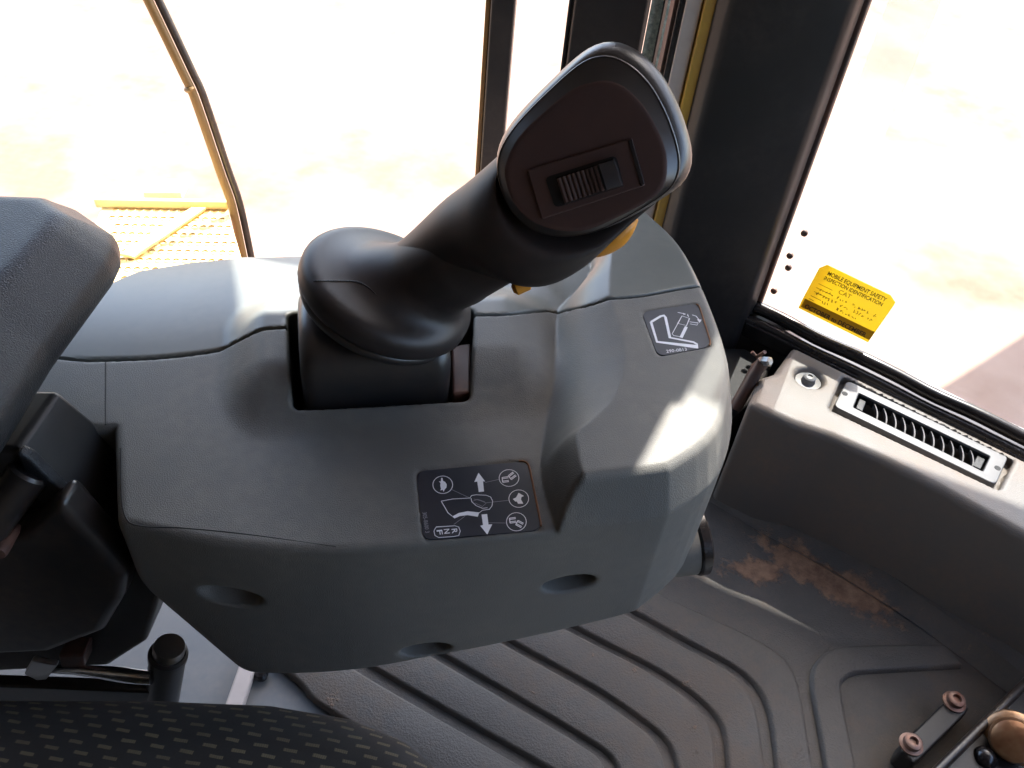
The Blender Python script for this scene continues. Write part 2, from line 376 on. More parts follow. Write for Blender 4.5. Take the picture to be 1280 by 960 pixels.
# sticker frame: origin bottom-left, X along the lower edge, Y up
s0, s1, s2 = sp(999, 386), sp(1085, 428), sp(1030, 331)
SX = (s1 - s0); SW = np.linalg.norm(SX); SX = SX / SW; SY = s2 - s0; SY = SY - SX * SY.dot(SX); SHh = np.linalg.norm(SY); SY = SY / SHh
shear = (s2 - s0).dot(SX) / SHh
def text_mesh(name, body, size, org, ex, ey, mat_, parent, off=(0, 0, 0), width=None, bold=.0, align='LEFT', shear_=0.):
    cu = bpy.data.curves.new(name, 'FONT'); cu.body = body; cu.size = 1; cu.offset = bold; cu.resolution_u = 3; cu.align_x = align
    ob = bpy.data.objects.new(name, cu); COL.objects.link(ob)
    bpy.context.view_layer.update(); me = bpy.data.meshes.new_from_object(ob.evaluated_get(bpy.context.evaluated_depsgraph_get()))
    bpy.data.objects.remove(ob); co = np.zeros(len(me.vertices) * 3); me.vertices.foreach_get('co', co); co = co.reshape(-1, 3)
    sx = size
    if width: sx = width / max(1e-6, co[:, 0].max() - co[:, 0].min()); co[:, 0] -= co[:, 0].min()
    P = np.asarray(org) + co[:, :1] * sx * np.asarray(ex) + co[:, 1:2] * size * (np.asarray(ey) + shear_ * np.asarray(ex)) + np.asarray(off)
    me.vertices.foreach_set('co', P.ravel()); me.update(); me.materials.clear()
    return link(name, me, mat_, parent)
so = -GN3 * .0006
def spos(a, b): return s0 + SX * (a * SW + shear * b * SHh) + SY * b * SHh      # a, b in 0..1 of the sticker
slab('band', [spos(.005, .06) + so, spos(1.0, .06) + so, spos(1.0, .25) + so, spos(.005, .25) + so], -GN3 * .00015, M['sticker_band'], st)
so2 = -GN3 * .0012
kw = dict(off=so2, shear_=shear)
text_mesh('lettering', 'MOBILE EQUIPMENT SAFETY', SHh * .115, spos(.10, .86), SX, SY, M['ink'], st, width=SW * .80, bold=.02, **kw)
text_mesh('lettering', 'INSPECTION IDENTIFICATION', SHh * .105, spos(.09, .755), SX, SY, M['ink'], st, width=SW * .80, bold=.02, **kw)
text_mesh('lettering', 'OCTOBER to DECEMBER', SHh * .13, spos(.05, .075), SX, SY, M['ink'], st, width=SW * .88, bold=.03, **kw)
text_mesh('handwriting', 'CAT', SHh * .12, spos(.34, .63), SX, SY, M['ink_pen'], st, width=SW * .17, **kw)

def ribbon(name, lines, w, topoint, mat_, parent, nrm_=(0, 0, 1)):
    """flat printed strokes: each line is a list of 2D points, w its stroke width in metres"""
    v = []; f = []; nn = np.asarray(nrm_, float)
    for ln in lines:
        ww = w
        if isinstance(ln, tuple): ln, ww = ln
        P = [np.asarray(topoint(*p)) for p in ln]; n = len(P); b = len(v)
        for i in range(n):
            t = nrm(P[min(i + 1, n - 1)] - P[max(i - 1, 0)]); s = np.cross(nn, t)
            k = 1.0
            if 0 < i < n - 1:
                t0 = nrm(P[i] - P[i - 1]); k = 1 / max(.5, abs(np.dot(np.cross(nn, t0), s)))
            v += [P[i] + s * ww * .5 * k, P[i] - s * ww * .5 * k]
        f += [(b + 2 * i, b + 2 * i + 1, b + 2 * i + 3, b + 2 * i + 2) for i in range(n - 1)]
    return mesh(name, v, f, mat_, parent, smooth=False)
def fills(name, polys, topoint, mat_, parent):
    v = []; f = []
    for pl in polys: b = len(v); v += [np.asarray(topoint(*p)) for p in pl]; f.append(list(range(b, b + len(pl))))
    return mesh(name, v, f, mat_, parent, smooth=False)
rows = []
for b, a0, a1 in ((.64, .06, .26), (.55, .06, .30), (.46, .06, .28), (.36, .05, .2), (.29, .05, .12)): rows.append(([(a0, b), (a1, b - .005)], .0007))
for b, a0, a1 in ((.515, .12, .90), (.405, .10, .90), (.31, .22, .80)):        # illegible handwriting
    x = a0
    while x < a1:
        wv = random.uniform(.025, .04); hgt = random.uniform(.05, .085)
        if random.random() < .88:
            rows.append(([(x + wv * random.uniform(-.1, .9) * (k % 2), b + hgt * random.random()) for k in range(random.choice((3, 4, 4, 5)))], .0008))
        x += wv * 1.35
ribbon('handwriting', rows, .0008, lambda a, b: spos(a, b) + so2, M['ink_pen'], st, -GN3)

# ---- things beyond the door opening -----------------------------------------
jamb = empty('door_jamb'); tag(jamb, 'slim black upright with yellow outer edge in the door opening', 'door frame')
def jx(px): return WY(px, 40, 1.3)[0]
prism('upright', [(jx(611), 1.3), (jx(641.5), 1.3), (jx(641.5), 1.35), (jx(611), 1.35)], -1.2, ZC, M['pillar'], jamb, .004)
prism('yellow_edge', [(jx(604), 1.308), (jx(610.5), 1.308), (jx(610.5), 1.35), (jx(604), 1.35)], -1.2, ZC, M['rail'], jamb, .002)
door = empty('open_door'); tag(door, 'dark open cab door edge with dusty greenish glass behind the joystick head', 'door')
def dv(px, py, y): return WY(px, py, y)
def upright(name, pxl, pxr, y, t, z0, z1, mt, par, bev=.003):
    a = WY(pxl, 40, y); b = WY(pxr, 40, y); return prism(name, [(a[0], y), (b[0], y), (b[0] + .004, y + t), (a[0] + .004, y + t)], z0, z1, mt, par, bev)
upright('frame', 712, 806, 1.08, .03, -.05, ZC, M['pillar'], door, .006)
upright('edge_trim', 706, 711, 1.085, .02, -.06, .17, M['arm'], door, .002)
m = mat('dusty_glass', (.42, .52, .45), .35, spec=.6)
nz = tex(m, 'ShaderNodeTexNoise', 160, 5, .7); L(m, ramp(m, nz.outputs[0], [(.4, (.22, .30, .26)), (.62, (.5, .6, .52)), (.75, (.75, .8, .7))]).outputs[0], bsdf(m).inputs['Base Color'])
upright('glass', 807, 838, 1.10, .008, -.05, 1.1, m, door, .001)
upright('glass_edge', 822, 824, 1.094, .004, -.05, ZC, M['seal'], door, 0)
# handrail outside
hr = empty('handrail'); tag(hr, 'bent yellow tubular handrail standing outside the cab on the left', 'handrail')
hp = [WY(150, -70, 1.5), WY(185, 0, 1.5), WY(232, 98, 1.5), WY(243, 122, 1.5), WY(275, 215, 1.5), WY(290, 258, 1.5), WY(306, 330, 1.5)]
tube('rail', hp, .0085, M['rail'], hr, 14, sub=40)
tube('rail_back', [p + np.array([.013, .012, 0]) for p in hp], .0075, M['dark_metal'], hr, 12, sub=40)
lathe('weld', hp[2] * .5 + hp[3] * .5 + np.array([0, -.003, 0]), hp[3] - hp[2], [(.009, -.004), (.0108, 0), (.009, .004)], M['rail'], hr, 18)
# yellow tread plate outside
step = empty('step_platform'); tag(step, 'sunlit yellow perforated step plate outside, beside the armrest', 'step')
ZS = -.6
q = [W(128, 256, ZS), W(283, 259, ZS), W(322, 390, ZS), W(60, 420, ZS)]
prism('plate', [p[:2] for p in q], ZS - .012, ZS, M['plate'], step, .003)
prism('rim', [W(120, 256, ZS)[:2], W(285, 259, ZS)[:2], W(286, 263, ZS)[:2], W(120, 260, ZS)[:2]], ZS, ZS + .02, M['plate'], step, .003)
tread = []
for i in range(14):
    for j in range(12):
        p = q[1] + (q[0] - q[1]) * ((i + .5 + .5 * (j % 2)) / 15) + (q[2] - q[1]) * ((j + .7) / 12)
        tread.append(p)
v = []; f = []
for p in tread:
    b = len(v)
    for r_, z_ in ((.0085, 0), (.006, .003)):
        for k in range(10): v.append((p[0] + r_ * math.cos(k * .6283), p[1] + r_ * math.sin(k * .6283), ZS + z_))
    f += [(b + k, b + (k + 1) % 10, b + 10 + (k + 1) % 10, b + 10 + k) for k in range(10)]
tag(mesh('tread_rings', v, f, M['plate'], step), kind='stuff')
prism('hinge_block', [W(181, 251, ZS)[:2], W(228, 251, ZS)[:2], W(236, 234, ZS)[:2], W(188, 234, ZS)[:2]], ZS, ZS + .02, M['cream'], step, .002)
slab('brace', [W(150, 320, ZS + .005), W(240, 262, ZS + .005), W(258, 262, ZS + .005), W(168, 324, ZS + .005)], (0, 0, .006), M['plate'], step, .001)

# ================================================================ CONSOLE
con = empty('control_console'); tag(con, 'grey moulded plastic armrest console carrying the joystick and two pictogram decals', 'console')
PADZ = .035
_ft = np.array([W(x, y, 0)[:2] for x, y in ((705, 690), (697, 668), (680, 615), (676, 570), (688, 500), (694, 440), (696, 407), (698, 388), (712, 372), (735, 345), (745, 300))])
_cr = np.array([W(x, y, PADZ)[:2] for x, y in ((752, 640), (735, 606), (726, 580), (721, 552), (724, 538), (745, 521), (768, 497), (781, 462), (780, 430), (772, 400), (762, 372), (762, 345), (765, 300), (765, 250))])
def uv(x, y): return x * EU[0] + y * EU[1], x * EV[0] + y * EV[1]
def curve_u(pts, extra=.2):
    u, v = uv(pts[:, 0], pts[:, 1]); c = smooth_curve(np.stack([u, v], 1), 80); o = np.argsort(c[:, 1]); return c[o, 1], c[o, 0]
FV, FU_ = curve_u(_ft); CV, CU = curve_u(_cr)
SLOT = [W(x, y, z)[:2] for x, y, z in ((358, 391, .018), (366, 511, .006), (587, 498, .006), (593, 386, .018))]
_su, _sv = uv(np.array([p[0] for p in SLOT]), np.array([p[1] for p in SLOT])); SLU0, SLU1, SLV0, SLV1 = _su.min(), _su.max(), _sv.min(), _sv.max()
SEAM = np.array([W(x, y, z)[:2] for x, y, z in ((20, 440, 0), (90, 449, 0), (130, 450, 0), (200, 447, 0), (262, 440, .001), (290, 430, .006), (322, 414, .015), (345, 410, .018), (470, 402, .018), (590, 393, .016), (640, 391, .006), (690, 389, .003), (735, 381, .022), (790, 371, .034), (850, 360, .035), (905, 350, .035))])
SEAM_PX = ((20, 440), (90, 449), (130, 450), (200, 447), (262, 440), (290, 430), (322, 414), (345, 410), (470, 402), (590, 394), (640, 392), (690, 389), (735, 382), (790, 371), (850, 361), (905, 352))
_u, _v = uv(SEAM[:, 0], SEAM[:, 1]); SU, SV = _u, _v
def height(x, y):
    u, v = uv(x, y)
    fu = np.interp(v, FV, FU_); cu_ = np.interp(v, CV, CU)
    t = (u - fu) / np.maximum(cu_ - fu, .012)
    tt = np.clip(t, 0, 1); s = sstep(np.clip((1 - (1 - tt) ** 2.3) * 1.0, 0, 1)) * .25 + .30 * (1 - (1 - tt) ** 2.0) + .45 * tt
    du = np.maximum(np.maximum(SLU0 - .012 - u, u - (SLU1 + .02)), 0); dv_ = np.maximum(np.maximum(SLV0 + .042 - v, v - (SLV1 + .0)), 0)
    dist = np.hypot(du / np.where(u < SLU0, .036, .05), dv_ / np.where(v < SLV1, .062, .05))
    hump = .018 * (1 - sstep(dist))
    vs_ = np.interp(u, SU, SV); back = np.maximum(v - vs_ - .012, 0)
    rear = -1.25 * back ** 2 * (1 - s) - .25 * back ** 2 * s
    return hump * (1 - s) + PADZ * s + rear + .004 * (1 - s) * np.clip((-.12 - x) / .15, 0, 1) * 0
for _ in range(6):
    SEAM = np.array([W(x, y, float(height(*q)))[:2] for (x, y), q in zip(SEAM_PX, SEAM)])
_c = smooth_curve(SEAM, 120); SU, SV = uv(_c[:, 0], _c[:, 1])
_front = smooth_curve(np.array([(-.2135, .2775), (-.15, .2715), (-.09, .2755), (-.03, .289), (.034, .306), (.094, .3245), (.106, .3305), (.137, .364), (.1525, .412), (.1540, .46), (.143, .535), (.128, .590), (.100, .640)]), 52)
PLAN = [tuple(p) for p in _front] + [(-.139, .595), (-.233, .572), (-.276, .556), (-.308, .530), (-.320, .497), (-.306, .336), (-.2450, .347)]
BPL_N = nrm(np.cross(np.array([-.163, .276, -.152]) - np.array([-.202, .276, -.08]), np.array([-.29, .345, -.085]) - np.array([-.202, .276, -.08])))
if BPL_N[2] > 0: BPL_N = -BPL_N
DIMP = []
def ell(x, y, z, c, ax, r):
    d = [(x - c[0]), (y - c[1]), (z - c[2])]; q = 0
    for a, rr in zip(ax, r): q = q + ((d[0] * a[0] + d[1] * a[1] + d[2] * a[2]) / rr) ** 2
    q = np.sqrt(q); return (q - 1) * min(r)
FN = np.array([math.sin(A16), -math.cos(A16), 0]); E3 = np.array([EU[0], EU[1], 0]); Z3 = np.array([0, 0, 1.])
fp0 = np.array([.034, .306, 0])
D1 = onp(288, 745, (-.15, .2725, 0), (0, 1, 0)); D2 = onp(712, 731, fp0, FN); D3 = onp(532, 815, fp0, FN)
def console_f(x, y, z):
    h = height(x, y); d = poly2(x, y, PLAN_IN) - .008
    s = np.maximum(z, 0); d = d + .32 * s - .05 * np.minimum(z, 0) * 0
    top = (z - h) * .82
    # slight lip where the front face breaks and turns under
    f = rmax(top, d, .0045)
    zb = -.152 + (x + .163) * .157
    f = rmax(f, zb - z, .005)
    f = rmax(f, (x + .202) * BPL_N[0] + (y - .276) * BPL_N[1] + (z + .08) * BPL_N[2], .005)
    for c_, r_, axs in ((D1, (.020, .012, .0095), 0), (D2, (.0180, .022, .0090), 1), (D3, (.017, .020, .0085), 1)):
        n_ = FN if axs else np.array([0, -1., 0]); e_ = E3 if axs else np.array([1., 0, 0])
        f = rmax(f, -ell(x, y, z, c_, (e_, n_, Z3), r_), .002)
    sl = np.maximum(poly2(x, y, SLOT_IN) - .005, -.085 - z)
    f = rmax(f, -sl, .002)
    for a_ in RECESS: f = np.maximum(f, -np.maximum(poly2(x, y, a_[0]) - .003, a_[1] - z))
    return f
def shrink(pts, d):
    n = len(pts); P = [np.asarray(p, float) for p in pts]; area = sum(P[i][0] * P[(i + 1) % n][1] - P[(i + 1) % n][0] * P[i][1] for i in range(n)); s = 1 if area > 0 else -1
    out = []
    for i in range(n):
        a = nrm(P[i] - P[i - 1]); b = nrm(P[(i + 1) % n] - P[i]); na = np.array([-a[1], a[0]]) * s; nb = np.array([-b[1], b[0]]) * s
        k = d / max(.3, 1 + na.dot(nb)); out.append(P[i] + (na + nb) * k)
    return out
PLAN_IN = shrink(PLAN, .008); SLOT_IN = shrink(SLOT, .005)
DEC1 = [W(x, y, 0)[:2] for x, y in ((519, 588), (660, 575), (678, 663), (528, 676))]
DEC2 = [W(x, y, PADZ)[:2] for x, y in ((801, 389), (873, 378), (890, 433), (822, 446))]
RECESS = [(shrink(DEC1, .003), -.0012), (shrink(DEC2, .003), PADZ - .0012)]
def seam_v(x, y):
    u, v = uv(x, y); return v - np.interp(u, SU, SV)
front_f = lambda x, y, z: rmax(console_f(x, y, z), seam_v(x, y) + .0010, .0012)
rear_f = lambda x, y, z: rmax(console_f(x, y, z), -(seam_v(x, y) - .0010), .0012)
RES = .0019
nets('front_cover', front_f, (-.345, .255, -.165), (.17, .60, .05), RES, M['console'], con)
nets('rear_cover', rear_f, (-.345, .38, -.165), (.17, .67, .05), RES, M['rear'], con)
# black underbody closing the seams from inside
und = nets('inner_shell', lambda x, y, z: np.maximum(np.maximum(console_f(x, y, z) + .006, seam_v(x, y) - .03), -.03 - seam_v(x, y)), (-.345, .36, -.165), (.17, .64, .05), .004, M['pit'], con)
# round lamp-like cap under the forward end
cc = W(850, 676, -.105); cax = nrm(np.array([EU[0], EU[1], .12]))
lathe('end_cap', cc - cax * .045, cax, [(.021, 0), (.024, .02), (.0262, .045), (.0264, .052)], M['console'], con, 48)
lathe('end_cap_rim', cc - cax * .045, cax, [(.0265, .0525), (.028, .054), (.028, .060), (.025, .062), (.02, .0625)], M['seal'], con, 48)
# short joint in the cover skin at the rear left
jl = [np.append(W(132, y, 0)[:2], 0) for y in np.linspace(453, 531, 12)]
tube('joint_line', [np.array([p[0], p[1], float(height(p[0], p[1])) - .0001]) for p in jl], .00045, M['pit'], con, 6)
jf = [W(x, y, 0) for x, y in ((151, 560), (152, 620), (158, 648), (175, 657), (230, 660), (310, 668), (420, 683))]
tube('joint_line', [np.array([p[0], p[1], -.00012]) for p in smooth_curve(np.array(jf), 60)], [.00045, .00042, .0004, .00015], M['pit'], con, 6)

# ---- decals ------------------------------------------------------------------
def rounded(pts, r, n=5):
    out = []; m_ = len(pts)
    for i in range(m_):
        p = np.asarray(pts[i]); a = nrm(np.asarray(pts[i - 1]) - p); b = nrm(np.asarray(pts[(i + 1) % m_]) - p)
        for t in np.linspace(0, 1, n): out.append((1 - t) ** 2 * (p + a * r) + 2 * t * (1 - t) * p + t * t * (p + b * r))
    return out
dec1 = prism('decal', rounded(shrink(DEC1, .0006), .006), -.0012, -.0003, M['decal'], con)
dec1['label'] = 'dark decal of steering arrows and a circled tortoise and hare'
tube('dirt_line', [np.array([*p, -.0001]) for p in rounded(DEC1, .006)][5:12], .0007, M['dirtline'], con, 6)
Z1 = -.0001
def d1(cx, cy): return W(500 + cx / 6.4, 560 + cy / 6.4, Z1)               # print traced at 6.4x
def ring(cx, cy, rx, ry, n=28): return [(cx + rx * math.cos(2 * math.pi * k / n), cy + ry * math.sin(2 * math.pi * k / n)) for k in range(n + 1)]
thin = [ring(342, 294, 79, 70), ring(872, 240, 79, 67), ring(950, 405, 79, 70), ring(931, 590, 79, 73),
        [(330, 425), (420, 408), (560, 400), (572, 380), (610, 374), (690, 378), (725, 392), (742, 425), (735, 465), (715, 490), (660, 498), (632, 520)],
        [(330, 425), (385, 520), (418, 545)], [(568, 402), (575, 430), (610, 462), (660, 482), (700, 478)],
        [(275, 655), (290, 632), (440, 622), (470, 632), (482, 665), (470, 700), (430, 708), (310, 716), (280, 700), (272, 668), (276, 652)]]
ribbon('outline', thin, .00042, d1, M['print'], dec1)
fine = [[(415, 333), (560, 400)], [(680, 276), (795, 250)], [(690, 438), (872, 418)], [(430, 612), (520, 545)], [(705, 598), (850, 600)],
        [(590, 408), (640, 420), (690, 440), (660, 468), (600, 440)], [(585, 425), (620, 410), (680, 430)]]
ribbon('leader', fine, .00028, d1, M['print_thin'], dec1)
fills('arrow', [[(628, 198), (682, 268), (664, 266), (672, 348), (630, 352), (618, 268), (594, 272)]], d1, M['print'], dec1)
fills('arrow', [[(652, 532), (697, 528), (708, 612), (738, 610), (698, 692), (642, 622), (664, 616)]], d1, M['print'], dec1)
arc = [(418, 548), (470, 520), (540, 506), (635, 515), (622, 550), (540, 537), (480, 545), (436, 563)]
fills('sweep_bar', [arc], d1, M['print'], dec1)
fills('tortoise', [[(330, 238), (340, 240), (344, 262), (362, 272), (374, 292), (372, 315), (358, 332), (348, 350), (342, 334), (322, 340), (328, 326), (322, 300), (324, 280), (310, 266), (326, 268)]], d1, M['print'], dec1)
fills('hare', [[(948, 358), (962, 366), (992, 384), (972, 392), (968, 412), (980, 432), (986, 446), (945, 446), (934, 428), (922, 428), (902, 408), (928, 396), (940, 376)]], d1, M['print'], dec1)
mach = []
for cx, cy, rot, sgn in ((872, 240, 0, 1), (931, 590, 0, -1)):
    for (ox, oy, ang) in ((-28, 12 * sgn, -8), (26, -18 * sgn, -38 * sgn if sgn > 0 else 28)):
        for k in (-20, -10, 10, 20):
            ca, sa = math.cos(rad(ang)), math.sin(rad(ang))
            mach.append([(cx + ox + ca * a - sa * k, cy + oy + sa * a + ca * k) for a in (-25, 25)])
        mach.append([(cx + ox + ca * -25 - sa * a, cy + oy + sa * -25 + ca * a) for a in (-20, 20)])
for i_ in (0, 5, 10, 15): ribbon('machine_pictogram', mach[i_:i_ + 5], .0006, d1, M['print'], dec1)['kind'] = 'stuff'
eU, eV = np.array([*EU, 0]), np.array([*EV, 0])
for ch, cx, cy in (('R', 412, 650), ('N', 350, 652), ('F', 293, 660)):
    text_mesh('lettering', ch, .0047, d1(cx, cy - 2), -eV, eU, M['print'], dec1, width=.0033, bold=.012)
text_mesh('lettering', '305-8600 3', .0034, d1(180, 515), -eV, eU, M['print_thin'], dec1, width=np.linalg.norm(d1(180, 515) - d1(200, 680)))

dec2 = prism('decal', rounded(shrink(DEC2, .0006), .007), PADZ - .0012, PADZ - .0003, M['decal_sheen'], con)
dec2['label'] = 'small square decal of a tilting seat backrest pictogram'
tube('dirt_line', [np.array([*p, PADZ - .0001]) for p in rounded(DEC2, .007)][7:13], .0006, M['dirtline'], con, 6)
def d2(cx, cy): return W(790 + cx / 9.6, 360 + cy / 9.6, PADZ - .0001)     # print traced at 9.6x
ribbon('seat_pictogram', [[(228, 408), (345, 338), (385, 330), (402, 352), (455, 595), (740, 650), (775, 672), (790, 706), (300, 645), (228, 408)]], .0019, d2, M['print'], dec2)
ribbon('operator_pictogram', [[(600, 335), (690, 365), (655, 450), (550, 425), (600, 335)], [(550, 425), (482, 550), (500, 570), (580, 585)], [(655, 450), (640, 470)], [(695, 430), (780, 445), (795, 420), (690, 405)]], .0005, d2, M['print'], dec2)
ribbon('bolster_pictogram', [[(652, 465), (588, 595)]], .0022, d2, M['print'], dec2)
ribbon('arrow', [[(548, 292), (640, 312)], [(722, 322), (770, 338), (800, 375), (812, 405)]], .0007, d2, M['print'], dec2)
fills('arrow_head', [[(615, 298), (648, 314), (618, 322)], [(668, 308), (688, 355), (662, 330)], [(780, 375), (835, 380), (812, 420)]], d2, M['print'], dec2)
text_mesh('lettering', '290-0813', .0044, d2(415, 778), nrm(d2(660, 750) - d2(415, 778)), nrm(d2(375, 600) - d2(415, 778)), M['print'], dec2, width=np.linalg.norm(d2(660, 750) - d2(415, 778)))

# ================================================================ JOYSTICK
joy = empty('steering_joystick'); tag(joy, 'black steering joystick with egg-shaped head leaning over the grey console', 'joystick')
# drum rocking inside the slot
dc0 = W(377, 450, .012); dc1 = W(556, 438, .012)
du0 = dc0[0] * EU[0] + dc0[1] * EU[1]; du1 = dc1[0] * EU[0] + dc1[1] * EU[1]; dvc = (SLV0 + SLV1) / 2 + .008; dzc = -.012; drr = .062
def drum_f(x, y, z):
    u, v = uv(x, y); return rmax(np.hypot(v - dvc, z - dzc) - drr, np.maximum(du0 - u, u - du1), .010)
def drum2(x, y, z):
    u, v = uv(x, y); b = np.maximum(np.abs(v - dvc) - .045, z - .055); return rmax(rmax(drum_f(x, y, z), b, .01), SLV0 + .0015 - v, .003)
nets('drum', drum2, (-.22, .33, -.09), (.02, .60, .07), .003, M['black_plastic'], joy)
lathe('guide_roller', np.array([0, 0, 0]), (0, 0, 1), [(.001, 0), (.001, .001)], M['brown'], joy, 6)
bpy.data.objects.remove(joy.children[-1])
gp = [W(564, 432, .004), W(589, 428, .004), W(588, 490, .004), W(566, 492, .004)]
prism('guide_plate', [p[:2] for p in gp], -.06, .004, M['brown'], joy, .002)
# collar: flared disc facing up along the handle
HC = W(745, 178, .19); hdep = depth(HC); ndep = .555
cC = D(489, 353, ndep); vw = nrm(CP - cC)
imx = RM[:, 0]; imy = RM[:, 1]                     # image right / up in the place
cax = nrm(math.cos(rad(54)) * vw + math.sin(rad(54)) * (imx * .42 + imy * .90))
RR = 112 * ndep / F
# head plane
hn = nrm(nrm(CP - HC) + imx * -.10 + imy * .06)
def hp_(px, py, o=0): return onp(px, py, HC + hn * o, hn)
EGG = [(765, 52), (795, 62), (822, 86), (843, 120), (858, 158), (865, 190), (862, 214), (848, 234), (810, 259), (768, 281), (735, 291), (700, 293), (668, 284), (642, 262), (627, 232), (621, 200), (628, 172), (650, 140), (690, 99), (733, 62)]
NE = 72
def egg(k, o, dx=0, dy=0):
    c_ = np.array([746 + dx, 182 + dy]); P = smooth_curve(np.array([[c_[0] + (x - 746) * k, c_[1] + (y - 182) * k] for x, y in EGG]), NE, closed=True)
    return [hp_(px, py, o) for px, py in P]
# grip: egg at the head, tapering back to the neck
axp = np.array([-.82, .57]); pp = np.array([.57, .82])
hc_px = np.array([745, 180.])
e1 = nrm(imx * pp[0] - imy * pp[1])
def to3(along, perp, o=0): px = hc_px + axp * along + pp * perp; return D(px[0], px[1], hdep + (ndep - hdep) * along / 300 + o)
axis3 = nrm(to3(0, 0) - to3(300, 0)); e2n = nrm(np.cross(axis3, e1));
if e2n.dot(imy) < 0: e2n = -e2n
ring0 = egg(1.0, 0); c0 = np.mean(ring0, 0); e2h = nrm(np.cross(hn, e1)); e2h = e2h if e2h.dot(imy) > 0 else -e2h
ths = [math.atan2(np.dot(p - c0, e2h), np.dot(p - c0, e1)) for p in ring0]
def gring(along, perp, a, b, mixk):
    c_ = to3(along, perp); s = depth(c_) / F; e2 = nrm(e2h * (1 - mixk) + e2n * mixk)
    return [c_ + e1 * a * s * math.cos(t) + e2 * b * s * math.sin(t) for t in ths]
def blend(r0, r1, k): return [p * (1 - k) + q * k for p, q in zip(r0, r1)]
gA = gring(62, 24, 88, 92, .35); gB = gring(110, 31, 87, 82, .6); gC = gring(150, 28, 80, 72, .8); gD = gring(190, 10, 60, 60, 1); gE = gring(245, 4, 46, 46, 1); gF = gring(300, 4, 40, 40, 1)
g0 = egg(.985, -.012); keys = [g0, blend(g0, gA, .5), gA, gB, gC, gD, gE, gF]
arr = np.array(keys); R_ = []
for k in range(NE): R_.append(smooth_curve(arr[:, k], 40))
rings = [[R_[k][i] for k in range(NE)] for i in range(40)]
loft('grip', rings, M['grip'], joy, cap0=False)
# collar disc flowing into the neck, one moulding
nkA = to3(300, 12); nkB = to3(228, 22); nkC = to3(165, 40); nkr = [52 * ndep / F, 57 * depth(nkB) / F, 44 * depth(nkC) / F]
def seg_f(x, y, z, a, b, ra, rb):
    e = b - a; t = np.clip(((x - a[0]) * e[0] + (y - a[1]) * e[1] + (z - a[2]) * e[2]) / e.dot(e), 0, 1)
    return np.sqrt((x - a[0] - e[0] * t) ** 2 + (y - a[1] - e[1] * t) ** 2 + (z - a[2] - e[2] * t) ** 2) - (ra + (rb - ra) * t)
def collar_f(x, y, z):
    dx, dy, dz = x - cC[0], y - cC[1], z - cC[2]; hh = dx * cax[0] + dy * cax[1] + dz * cax[2]
    rr = np.sqrt(np.maximum(dx * dx + dy * dy + dz * dz - hh * hh, 0))
    disc = rmax(rr - RR + np.maximum(-hh - .012, 0) * .5, np.maximum(hh - .003 - .014 * sstep((RR * .92 - rr) / RR), -.020 - hh), .0085)
    nk = np.minimum(seg_f(x, y, z, nkA, nkB, nkr[0], nkr[1]), seg_f(x, y, z, nkB, nkC, nkr[1], nkr[2]))
    return rmin(disc, nk, .016)
nets('collar', collar_f, cC - .11, cC + np.array([.16, .12, .15]), .0025, M['grip'], joy)
lathe('collar_ring', cC, cax, [(.85 * RR, -.0235), (.925 * RR, -.0225), (.945 * RR, -.020), (.945 * RR, -.018), (.92 * RR, -.016), (.85 * RR, -.015)], M['black_plastic'], joy, 72, 50)
# head cap: rim, bevel, face
loft('head_rim', [egg(.96, -.018), egg(.985, -.0145), egg(.998, -.010), egg(1.0, -.0065), egg(.992, -.0025, -1, 1), egg(.972, .001, -3.5, 4), egg(.952, .0034, -6, 7), egg(.940, .0040, -7.5, 9)], M['black_plastic'], joy, cap0=False, cap1=False, angle=70)
loft('head_lip', [egg(.940, .0040, -7.5, 9), egg(.934, .0048, -8, 9.5), egg(.922, .0048, -8.5, 10)], M['black_plastic'], joy, cap0=False, cap1=False, angle=20)
def fegg(k, o):
    F_ = [(740, 103), (762, 101), (785, 112), (810, 140), (829, 178), (834, 205), (830, 232), (812, 250), (775, 270), (735, 287), (700, 288), (668, 278), (645, 257), (633, 230), (632, 206), (648, 172), (680, 140), (715, 112)]
    c_ = np.array([735, 200]); P = smooth_curve(np.array([[c_[0] + (x - c_[0]) * k, c_[1] + (y - c_[1]) * k] for x, y in F_]), NE, closed=True)
    P = np.roll(P, 0, 0); return [hp_(px, py, o) for px, py in P]
def align(r0, r1):
    d = [sum(np.linalg.norm(r0[i] - r1[(i + s) % NE]) for i in range(0, NE, 6)) for s in range(NE)]; s = int(np.argmin(d)); return r1[s:] + r1[:s]
eb = egg(.922, .0046, -8.5, 10); f1 = align(eb, fegg(1.0, .0085)); f2_ = align(eb, fegg(.975, .0090)); f3 = align(eb, fegg(.93, .0090))
loft('head_bevel', [eb, f1], M['black_plastic'], joy, cap0=False, cap1=False)
loft('face_plate', [f1, f2_, f3], M['face'], joy, cap0=False, cap1=True, angle=70)
